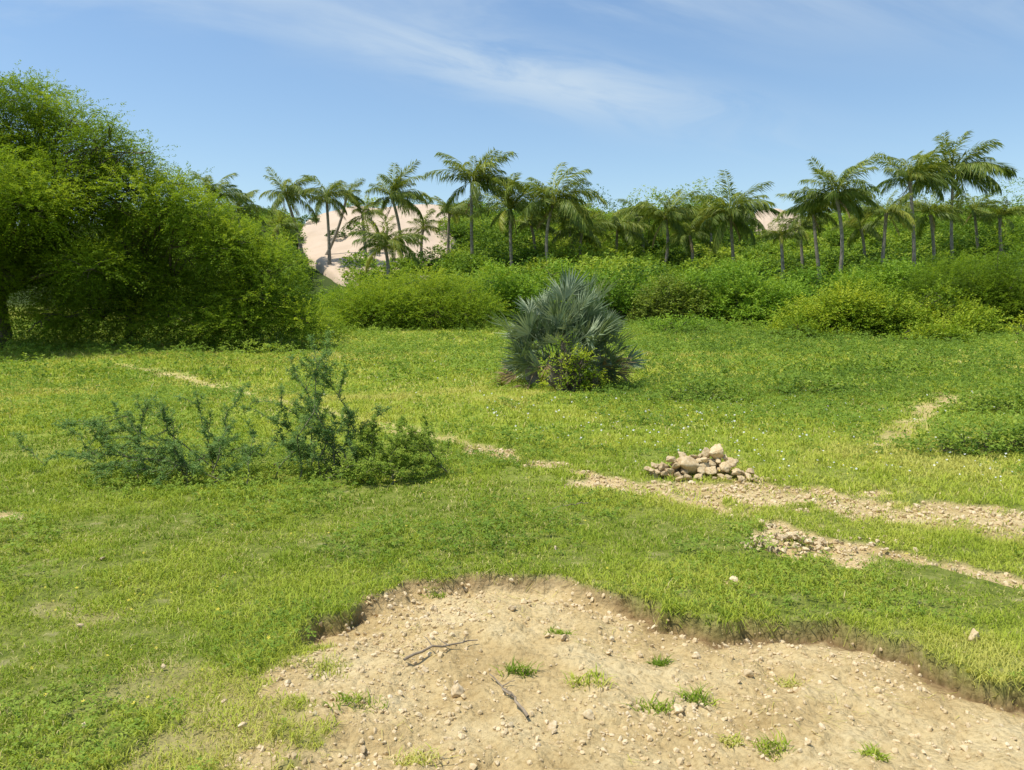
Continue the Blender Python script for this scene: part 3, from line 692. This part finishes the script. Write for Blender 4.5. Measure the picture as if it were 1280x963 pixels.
# ------------------------------------------------------------------ grass (one mass)
def sample(y0, y1, dens):
    W = .78*y1+1.6; n = int(dens*(y1-y0)*2*W)
    y = rng.uniform(y0, y1, n); x = rng.uniform(-W, W, n)
    k = np.abs(x) < .78*y+1.6
    return x[k], y[k]
def rightmid(x, y): return sm((x/np.maximum(y, 1)+.05)/.25)*sm((y-10)/5)
def grass():
    VS = []; TS = []; n0 = 0
    QS = []; RS = []
    for (y0, y1, dens, l0, l1, w) in ((1.6, 4, 12500, .020, .052, .0040), (4, 6.5, 7200, .024, .062, .0054), (6.5, 10, 3200, .030, .075, .0085), (10, 16, 1150, .045, .10, .013), (16, 27, 350, .06, .13, .025), (27, 50, 115, .08, .17, .041)):
        x, y = sample(y0, y1, dens)
        dp, pd, sc = pit_all(x, y); tk = track(x, y)
        rim = (pit_all(x, y-.05)[1] > .5) & (pd < .5) & (x > -.95)
        pn = fbm(x/1.1, y/1.1, 3, 11); cl = fbm(x*6, y*6, 3, 12); big = fbm(x/5, y/5, 2, 13); mid = fbm(x*1.9, y*1.9, 3, 14)
        keep = rng.random(len(x)) < np.clip((1-np.maximum(pd*1.05, tk*1.02))*np.maximum(np.clip((cl+.7*mid-.48)*2.6, .2, 1.2), rim*.8), 0, 1)
        x, y, pn, cl, big, tk, mid, rim = x[keep], y[keep], pn[keep], cl[keep], big[keep], tk[keep], mid[keep], rim[keep]
        n = len(x); z = H0(x, y)-pit_all(x, y)[0]
        L = rng.uniform(l0, l1, n)*(.4+1.3*cl)*(.5+1.0*pn)*(1-.45*tk)
        tallb = rng.random(n) < .012; L = np.where(tallb, L*2.0, L); L = np.where(rim, L*1.4, L)
        W = w*rng.uniform(.6, 1.4, n)
        a = rng.uniform(0, 6.28, n)+3*cl; a = np.where(rim, rng.normal(-1.57, .9, n), a); ln = rng.uniform(.25, 1.35, n); b = rng.uniform(0, 6.28, n)
        side = np.stack([np.cos(b), np.sin(b), 0*b], -1); lean = np.stack([np.cos(a), np.sin(a), 0*a], -1)
        B = np.stack([x, y, z-.004], -1)
        m = B+lean*(L*ln*.35)[:, None]+UP*(L*.6*(1-.3*ln))[:, None]; t = B+lean*(L*ln)[:, None]+UP*(L*(1-np.where(rim, .85, .55)*ln))[:, None]
        sw = side*(W/2)[:, None]
        V = np.stack([B-sw, B+sw, m-sw*.8, m+sw*.8, t], 1).reshape(-1, 3)
        ti = .44+.7*(big-.5)+.75*(pn-.5)+.4*(mid-.5)+rng.normal(0, .08, n)+.12*sm((y-8)/10)-.2*(cl-.5)-.06*rightmid(x, y)
        dry = rng.random(n) < (.035+.13*(pn < .4)+.25*tk+.03*sm((y-7)/6))
        ti = np.where(dry, rng.uniform(.8, 1, n), np.clip(ti, .02, .82))
        i = n0+5*np.arange(n)
        QS.append(np.stack([i, i+1, i+3, i+2], -1)); RS.append(np.stack([i+2, i+3, i+4], -1))
        VS.append(V); TS.append(np.repeat(ti, 5)); n0 += 5*n
    me = npmesh('grass', np.concatenate(VS), np.concatenate(QS), np.concatenate(RS), M_grass, {'tint': np.concatenate(TS)})
    put(link('grass', me), 'short sunlit green grass covering the open ground', 'grass', None, 'stuff')
grass()
def cover():
    Vs = []; Ts = []
    for (y0, y1, dens, ll, L, k, thr) in ((1.7, 5, 520, .011, .055, 9, .47), (5, 9, 230, .017, .09, 9, .47), (9, 18, 84, .028, .18, 9, .475), (18, 46, 25, .05, .32, 10, .455)):
        x, y = sample(y0, y1, dens)
        n1 = .45*fbm(x/2.2, y/2.2, 3, 71)+.55*fbm(x*1.1, y*1.1, 3, 72); rt = rightmid(x, y)
        lf = sm((y-22)/6)*sm((-x/np.maximum(y, 1)-.02)/.2)*.7
        shr = np.exp(-((x+2.2)**2/2.4+(y-7.7)**2/.9))
        score = n1+.17*rt+.14*lf+.24*shr+.18*np.exp(-((x-1.4)**2+(y-5.1)**2)/.3)
        keep = (score > thr+.10*rng.random(len(x))) & (pit_all(x, y)[1] < .1) & (track(x, y) < .3)
        x, y, score, rt, shr = x[keep], y[keep], score[keep], rt[keep], shr[keep]; n = len(x)
        mound = np.clip(score-thr-.06, 0, .3)
        z = H0(x, y); h = ll*(3*rng.random(n)+32*mound*rng.random(n))
        S = np.stack([x, y, z+h], -1); d = rvec(n); d[:, 2] = np.abs(d[:, 2])*.8+.15; D = norm(d)
        V, Ti = sprays(S, D, L*rng.uniform(.5, 1.4, n), k, ll*1.5, ll*.8, .35, np.clip(.54-.20*rt-.06*shr+.75*(fbm(x/2.5, y/2.5, 3, 73)-.5)+.6*(mound-.1)+rng.normal(0, .1, n), 0, 1))
        Vs.append(V); Ts.append(Ti)
    V = np.concatenate(Vs)
    put(link('ground_cover', npmesh('ground_cover', V, qidx(len(V)), None, M_cover, {'tint': np.concatenate(Ts)})), 'low leafy weeds creeping through the grass', 'weeds', None, 'stuff')
cover()
def flowers(name, mat, n, reg, label, size):
    x = []; y = []
    for (px0, px1, py0, py1, w) in reg:
        for _ in range(int(n*w)):
            g = G(random.uniform(px0, px1), random.uniform(py0, py1)); x.append(g[0]); y.append(g[1])
    x = np.array(x)+rng.normal(0, .1, len(x)); y = np.array(y)+rng.normal(0, .2, len(y))
    k = (pit_all(x, y)[1] < .2) & (track(x, y) < .4); x, y = x[k], y[k]
    z = H0(x, y)+rng.uniform(.05, .11, len(x))*np.clip(.8+y/30, .8, 1.6); N = len(x)
    s = size*np.clip(y/8, .8, 1.5)*rng.uniform(.5, 1.3, N)
    nrm = norm(rvec(N)*.6+UP-np.array([0, .5, 0])); A = norm(np.cross(nrm, rvec(N))); B = np.cross(nrm, A)
    V = []; c = np.stack([x, y, z], -1)
    for j in range(5):
        a = j*2*math.pi/5; d = A*math.cos(a)+B*math.sin(a); e = -A*math.sin(a)+B*math.cos(a)
        V.append(np.stack([c, c+(d*.6+e*.28)*s[:, None], c+d*s[:, None]+nrm*s[:, None]*.2, c+(d*.6-e*.28)*s[:, None]], 1))
    V = np.stack(V, 1).reshape(-1, 3)
    put(link(name, npmesh(name, V, qidx(len(V)), None, mat)), label, 'flowers', None, 'stuff')
flowers('white_flowers', M_white, 420, [(800, 1280, 490, 605, .5), (350, 640, 440, 500, .15), (600, 1000, 500, 560, .35)], 'tiny white wild flowers scattered in the mid field grass', .011)
flowers('yellow_flowers', M_yel, 200, [(0, 1280, 570, 720, .25), (0, 350, 720, 940, .15), (820, 1280, 480, 600, .6)], 'tiny yellow wild flowers scattered in the grass', .011)

# ------------------------------------------------------------------ stones
def rock_mesh(seed, flat=.75, mat=None):
    r = random.Random(seed); bm = bmesh.new()
    for _ in range(12):
        v = Vector((r.gauss(0, 1), r.gauss(0, 1), r.gauss(0, 1))).normalized()*r.uniform(.42, .53)
        bm.verts.new((v.x*1.15, v.y*.95, v.z*flat))
    res = bmesh.ops.convex_hull(bm, input=bm.verts)
    bmesh.ops.delete(bm, geom=list({g for g in res['geom_interior'] if isinstance(g, bmesh.types.BMVert)}), context='VERTS')
    bmesh.ops.subdivide_edges(bm, edges=bm.edges[:], cuts=5, use_grid_fill=True)
    bmesh.ops.triangulate(bm, faces=bm.faces[:])
    bmesh.ops.smooth_vert(bm, verts=bm.verts[:], factor=.5, use_axis_x=True, use_axis_y=True, use_axis_z=True)
    for v in bm.verts:
        n = mnoise.noise(v.co*4+Vector((seed, 0, 0)))*.07+mnoise.noise(v.co*10+Vector((0, seed, 0)))*.06+mnoise.noise(v.co*22+Vector((0, 0, seed)))*.025
        v.co += v.co.normalized()*n
    bmesh.ops.recalc_face_normals(bm, faces=bm.faces[:])
    me = bpy.data.meshes.new('stone'); bm.to_mesh(me); bm.free()
    me.polygons.foreach_set('use_smooth', [True]*len(me.polygons)); me.materials.append(mat or M_rock)
    return me
SPEC = ((1, .8), (2, .7), (3, .9), (4, .65), (5, .8), (6, .75), (7, .6), (8, .7), (9, .8))
RM = [rock_mesh(s, f) for s, f in SPEC]; RP = [rock_mesh(s+20, f, M_pale) for s, f in SPEC]
def stone(loc, size, label, group=None, name='stone', cat='stone', m=None, tilt=.5):
    o = link(name, m or random.choice(RP), None, loc)
    o.rotation_euler = (random.gauss(0, tilt), random.gauss(0, tilt), random.uniform(0, 6.28))
    o.scale = (size*random.uniform(.8, 1.2), size*random.uniform(.8, 1.2), size*random.uniform(.8, 1.1))
    return put(o, label, cat, group)
# rock heap
g0 = G(878, 601); k0 = g0[1]/F
heap = [(863, 583, 32, 'largest pale boulder at the front of the rock heap'), (896, 565, 25, 'rounded tan rock lying on top of the rock heap'), (905, 585, 22, 'second largest rock, at the right front of the heap'),
        (838, 574, 19, 'light rock at the upper left of the rock heap')]
rest = [(880, 575, 19), (852, 571, 16), (845, 583, 17), (920, 590, 17), (889, 590, 17), (846, 594, 14), (826, 584, 13), (818, 582, 11), (873, 599, 13), (934, 597, 12), (944, 601, 10), (914, 578, 15),
        (880, 586, 17), (860, 600, 12), (838, 589, 14), (902, 599, 13), (926, 601, 10), (830, 592, 12), (868, 571, 14), (882, 566, 12), (822, 590, 9), (938, 590, 10), (952, 598, 8), (910, 600, 10), (850, 603, 9), (815, 588, 8), (960, 602, 7), (893, 604, 8), (875, 605, 7), (930, 592, 9), (940, 606, 8), (952, 608, 6), (925, 608, 7), (962, 606, 5), (907, 572, 12), (872, 578, 14), (856, 590, 12), (888, 580, 12), (898, 576, 11), (848, 576, 10), (970, 612, 5), (980, 608, 6), (945, 614, 5)]
for i, h in enumerate(heap+rest):
    px, py, s = h[:3]; Yq = g0[1]+(601-py)*.0065+.05
    p = P(px, py, Yq); sz = s*k0; gz = float(H0(p[0], p[1]))
    p[2] = max(p[2], gz+sz*.22)
    if len(h) > 3: stone(p, sz*1.15, h[3], 'rocks in the heap', 'rock', 'rock', RM[(i*2) % 9], .25)
    else: stone(p, sz*1.15, 'smaller tan rock packed in the heap on the dirt track', 'rocks in the heap', 'rock', 'rock', random.choice(RM))
    if p[2]-gz > sz*.6:   # stones carrying it
        zz = p[2]-sz*.55; j = 0
        while zz > gz-.02 and j < 4:
            stone((p[0]+random.gauss(0, .03), p[1]+.05+random.gauss(0, .03), zz), sz*1.05, 'smaller tan rock packed in the heap on the dirt track', 'rocks in the heap', 'rock', 'rock', random.choice(RM)); zz -= sz*.5; j += 1
# rubble heap
r0 = G(992, 690); kr = r0[1]/F
for i in range(95):
    a = random.uniform(0, 6.28); q = math.sqrt(random.random()); x = r0[0]+math.cos(a)*q*.31; y = r0[1]+.14+math.sin(a)*q*.22
    s = random.uniform(.025, .068); zz = float(H0(x, y))+.07*(1-q)*random.uniform(.3, 1)+s*.2
    stone((x, y, zz), s, 'small pale stone in the rubble heap beside the near path', 'stones in the rubble heap')
for i in range(40):
    g = G(random.uniform(1045, 1160), random.gauss(682, 8)); s = random.uniform(.015, .045)
    stone(g+UP*s*.2, s, 'small pale stone scattered on the path right of the rubble heap', 'stones on the near path')
# loose stones in the pit
big = [(848, 891, 22, 'whitish angular stone by a green tuft in the pit'), (735, 893, 18, 'tan stone low in the middle of the pit, right of the dry stick'), (690, 912, 18, 'stone at the bottom end of the dry stick in the pit'),
       (572, 870, 24, 'tan stone left of centre on the pit floor'), (870, 822, 14, 'pale stone near the back of the pit, right of centre'), (1213, 799, 24, 'soil crusted block on the right rim of the pit'),
       (705, 800, 13, 'tan stone below the back rim at the centre of the pit'), (640, 762, 12, 'small rock close under the back rim of the pit'), (935, 845, 15, 'tan stone on the right half of the pit floor'), (1010, 930, 15, 'stone near the bottom right of the pit')]
for px, py, s, lb in big:
    g = GP(px, py); sz = s*g[1]/F; stone(g+UP*sz*.15, sz*1.1, lb)
cnt = 0
while cnt < 160:
    px = random.uniform(340, 1270); py = random.uniform(735, 958)
    g = GP(px, py)
    if pit_all(g[0:1], g[1:2])[1][0] < .8: continue
    if fbm(g[0:1]*2, g[1:2]*2, 2, 99)[0] < random.uniform(.3, .6): continue
    s = random.choice((.012, .014, .016, .02, .026, .034))*random.uniform(.8, 1.3)
    stone(g+UP*s*.12, s, 'small pale stone lying loose on the bare soil of the pit', 'loose stones in the pit'); cnt += 1
for px, py, s, lb in [(106, 910, 10, 'white stone in the grass at bottom left'), (303, 911, 11, 'pale stone in thin grass beside the left edge of the pit'), (205, 836, 8, 'pale stone in the grass left of the pit'),
                      (101, 786, 10, 'flat pale stone in the grass at left'), (128, 701, 8, 'pale flat stone in the left grass below the thorny shrub'), (280, 880, 9, 'small tan stone at the ragged left edge of the pit'), (694, 687, 6, 'tiny white stone in the grass above the pit'),
                      (918, 728, 12, 'crumbly tan clod in the bare soil spot above the right rim')]:
    g = G(px, py); sz = s*g[1]/F; stone(g+UP*(sz*.25+.004), sz*1.1, lb)
# gravel and crumbs: one mass
def gravel():
    bm = bmesh.new(); bmesh.ops.create_icosphere(bm, subdivisions=1, radius=.5)
    bv = np.array([v.co for v in bm.verts]); bf = np.array([[v.index for v in f.verts] for f in bm.faces]); bm.free()
    x = rng.uniform(-1.6, 3.3, 44000); y = rng.uniform(1.7, 5.4, 44000)
    k = (pit_all(x, y)[1] > .5) & (rng.random(len(x)) < .05+2.4*np.clip(fbm(x*1.7, y*1.7, 2, 95)-.42, 0, 1)+1.2*np.clip(fbm(x*7, y*7, 2, 96)-.5, 0, 1))
    x, y = x[k], y[k]; x2 = rng.uniform(-3, 8, 50000); y2 = rng.uniform(4.4, 9.5, 50000)
    k = track(x2, y2) > .5; x = np.concatenate([x, x2[k]]); y = np.concatenate([y, y2[k]])
    N = len(x); s = .004+.030*rng.random(N)**4.2; s *= np.clip(y/4, .8, 1.5)
    z = H(x, y)-.025*track(x, y)+s*.12
    q = rng.normal(size=(N, 4)); q /= np.linalg.norm(q, axis=1)[:, None]
    w, a, b, c = q.T
    R = np.stack([1-2*(b*b+c*c), 2*(a*b-c*w), 2*(a*c+b*w), 2*(a*b+c*w), 1-2*(a*a+c*c), 2*(b*c-a*w), 2*(a*c-b*w), 2*(b*c+a*w), 1-2*(a*a+b*b)], -1).reshape(N, 3, 3)
    loc = bv[None]*rng.uniform(.7, 1.25, (N, len(bv), 1))*rng.uniform(.6, 1.3, (N, 1, 3))*s[:, None, None]
    V = np.einsum('nij,nkj->nki', R, loc)+np.stack([x, y, z], -1)[:, None]
    Fc = (bf[None]+(np.arange(N)*len(bv))[:, None, None]).reshape(-1, 3)
    put(link('gravel', npmesh('gravel', V.reshape(-1, 3), None, Fc, M_soilclod)), 'fine gravel and soil crumbs on the bare ground', 'gravel', None, 'stuff')
gravel()
# dry straw bits lying on the bare soil
def litter():
    x = rng.uniform(-1.5, 3.2, 2600); y = rng.uniform(1.8, 5.2, 2600)
    k = (pit_all(x, y)[1] > .6) & (fbm(x*1.8, y*1.8, 2, 98) > .5); x, y = x[k], y[k]; n = len(x)
    L = rng.uniform(.02, .075, n); a = rng.uniform(0, 6.28, n); z = H(x, y)+.006; z2 = H(x+np.cos(a)*L, y+np.sin(a)*L)+rng.uniform(.004, .02, n)
    sd = np.stack([-np.sin(a), np.cos(a), 0*a], -1)*.0013
    A = np.stack([x, y, z], -1); B = np.stack([x+np.cos(a)*L, y+np.sin(a)*L, z2], -1)
    V = np.stack([A-sd, A+sd, B+sd*.4, B-sd*.4], 1).reshape(-1, 3)
    put(link('dry_straw', npmesh('dry_straw', V, qidx(len(V)), None, M_grass, {'tint': np.repeat(rng.uniform(.75, 1, n), 4)})), 'bits of dry straw lying on the bare soil of the pit', 'straw', None, 'stuff')
litter()
# dry sticks
def stick(a, b, r, label):
    A = GP(*a)+UP*.02; B = GP(*b)+UP*.02; root = thing('dry_stick', A, label, 'stick')
    mb = MB(); p = curve(A, B, .03, .02, 9); mb.tube(p-A, np.linspace(r, r*.4, 9), 6); mb.build('stem', M_stick, root)
    for i in (3, 5, 6):
        mb = MB(); e = p[i]+np.array([random.uniform(-.06, .06), random.uniform(-.05, .05), .03]); mb.tube(curve(p[i], e, 0, .05, 4)-A, [r*.5, r*.4, r*.3, r*.2], 5)
        mb.build('twig', M_stick, root)
stick((505, 830), (597, 803), .007, 'dark dry stick lying left of centre in the pit')
stick((660, 902), (612, 848), .007, 'pale dry stick slanting in the middle of the pit')
stick((735, 632), (690, 640), .005, 'thin twig lying in the grass behind the pit')
# grass tufts growing in the pit
def tuft(px, py, wpx, h, label, tb=.4, n=130):
    g = GP(px, py); r = wpx/2*g[1]/F
    x = np.clip(rng.normal(0, r*.5, n), -r, r); y = np.clip(rng.normal(0, r*.33, n), -r*.6, r*.6); z = H(x+g[0], y+g[1])-g[2]
    L = h*rng.uniform(.3, 1.1, n); a = rng.uniform(0, 6.28, n); ln = rng.uniform(.4, 1.6, n); b = rng.uniform(0, 6.28, n); W = rng.uniform(.003, .006, n)
    side = np.stack([np.cos(b), np.sin(b), 0*b], -1)*(W/2)[:, None]; lean = np.stack([np.cos(a), np.sin(a), 0*a], -1)
    B = np.stack([x, y, z-.004], -1); m = B+lean*(L*ln*.4)[:, None]+UP*(L*.5)[:, None]; t = B+lean*(L*ln)[:, None]+UP*(L*.6)[:, None]
    V = np.stack([B-side, B+side, m-side, m+side, t], 1).reshape(-1, 3); i = 5*np.arange(n)
    me = npmesh('grass_tuft', V, np.stack([i, i+1, i+3, i+2], -1), np.stack([i+2, i+3, i+4], -1), M_grass, {'tint': np.repeat(np.clip(tb+rng.normal(0, .16, n), 0, 1), 5)})
    put(link('grass_tuft', me, None, g), label, 'grass tuft', 'grass tufts growing in the pit')
for a in [(650, 842, 44, .08, 'green tuft beside the top of the pale stick in the pit', .1), (445, 880, 80, .055, 'wide green tuft at the left of the pit floor', .25), (820, 888, 50, .06, 'bright green tuft left of the whitish angular stone', .22),
          (872, 875, 44, .075, 'bright green tuft right of the whitish angular stone', .22), (735, 855, 60, .07, 'dull tuft with straw near the centre of the pit', .6), (698, 792, 36, .04, 'small green tuft near the back of the pit', .2),
          (965, 935, 44, .055, 'tuft near the bottom of the pit, right of centre', .4), (1092, 945, 34, .055, 'sparse tuft at the bottom right of the pit', .4), (825, 832, 24, .055, 'dark small tuft at mid right of the pit', .05),
          (520, 952, 60, .07, 'dry straw tuft at the bottom left of the pit', .85), (985, 858, 30, .05, 'thin straw tuft on the right of the pit floor', .85), (545, 745, 30, .05, 'green tuft under the back rim at left', .25), (915, 930, 30, .04, 'withered tuft low in the pit, right of centre', .75)]:
    tuft(*a)

# ------------------------------------------------------------------ camera, sun, sky
cam = bpy.data.cameras.new('camera'); co = bpy.data.objects.new('camera', cam); C.objects.link(co)
cam.sensor_width = 36; cam.lens = F/1280*36; cam.clip_end = 6000; cam.clip_start = .05
co.location = (0, 0, CH); co.rotation_euler = (math.pi/2-PITCH, 0, 0); scene.camera = co
Sd = Vector((-.36, -.10, .90)).normalized()
sun = bpy.data.lights.new('sun', 'SUN'); sun.energy = 5.0; sun.angle = math.radians(.5); sun.color = (1, .955, .87)
so = bpy.data.objects.new('sun', sun); C.objects.link(so); so.rotation_euler = Sd.to_track_quat('Z', 'Y').to_euler()
w = bpy.data.worlds.new('World'); scene.world = w; w.use_nodes = True
nt = w.node_tree; nt.nodes.clear(); L = nt.links.new
out = nd(nt, 'ShaderNodeOutputWorld'); bg = nd(nt, 'ShaderNodeBackground'); bg.inputs[1].default_value = .15; L(bg.outputs[0], out.inputs[0])
sky = nd(nt, 'ShaderNodeTexSky', sky_type='NISHITA'); sky.sun_disc = False
sky.sun_elevation = math.asin(Sd.z); sky.sun_rotation = math.atan2(Sd.x, Sd.y)
sky.air_density = 1.3; sky.dust_density = .15; sky.ozone_density = 5.0
tc = nd(nt, 'ShaderNodeTexCoord'); sx = nd(nt, 'ShaderNodeSeparateXYZ'); L(tc.outputs['Generated'], sx.inputs[0])
def mth(op, a, b=None, c=None):
    n = nd(nt, 'ShaderNodeMath', operation=op)
    for i, q in enumerate((a, b, c)):
        if q is None: continue
        if isinstance(q, (int, float)): n.inputs[i].default_value = q
        else: L(q, n.inputs[i])
    return n.outputs[0]
ay = mth('ADD', mth('ABSOLUTE', sx.outputs[1]), .05)
u = mth('DIVIDE', sx.outputs[0], ay); v = mth('DIVIDE', sx.outputs[2], ay)
t = mth('ADD', v, mth('MULTIPLY', u, .2))
def cloudn(a, sa, b, sb, off, lo, hi, dist):
    cx = nd(nt, 'ShaderNodeCombineXYZ'); L(mth('MULTIPLY_ADD', a, sa, off), cx.inputs[0]); L(mth('MULTIPLY', b, sb), cx.inputs[1])
    n = nd(nt, 'ShaderNodeTexNoise'); n.inputs['Scale'].default_value = 1; n.inputs['Detail'].default_value = 7; n.inputs['Roughness'].default_value = .58; n.inputs['Distortion'].default_value = dist
    L(cx.outputs[0], n.inputs['Vector'])
    m = nd(nt, 'ShaderNodeMapRange', interpolation_type='SMOOTHSTEP'); L(n.outputs['Fac'], m.inputs[0]); m.inputs[1].default_value = lo; m.inputs[2].default_value = hi
    return m.outputs[0]
def gauss(x, c, s):
    d = mth('DIVIDE', mth('SUBTRACT', x, c), s); return mth('POWER', 2.71828, mth('MULTIPLY', mth('MULTIPLY', d, d), -1))
band = mth('MULTIPLY', mth('MULTIPLY', gauss(t, .278, .035), gauss(u, .03, .24)), cloudn(u, 5, t, 18, 3.1, .30, .64, .9))
hi = nd(nt, 'ShaderNodeMapRange', interpolation_type='SMOOTHSTEP'); L(v, hi.inputs[0]); hi.inputs[1].default_value = .25; hi.inputs[2].default_value = .42
veil = mth('MULTIPLY', hi.outputs[0], cloudn(u, 2.2, t, 8, 7.7, .40, .75, .8))
cl = mth('MINIMUM', mth('ADD', mth('MULTIPLY', band, .75), mth('MULTIPLY', veil, .6)), 1.0)
mx = nd(nt, 'ShaderNodeMix', data_type='RGBA'); L(cl, mx.inputs[0]); L(sky.outputs[0], mx.inputs[6]); mx.inputs[7].default_value = (4.3, 5.1, 5.8, 1)
L(mx.outputs[2], bg.inputs[0])
scene.view_settings.view_transform = 'Standard'; scene.view_settings.look = 'None'; scene.view_settings.exposure = 0
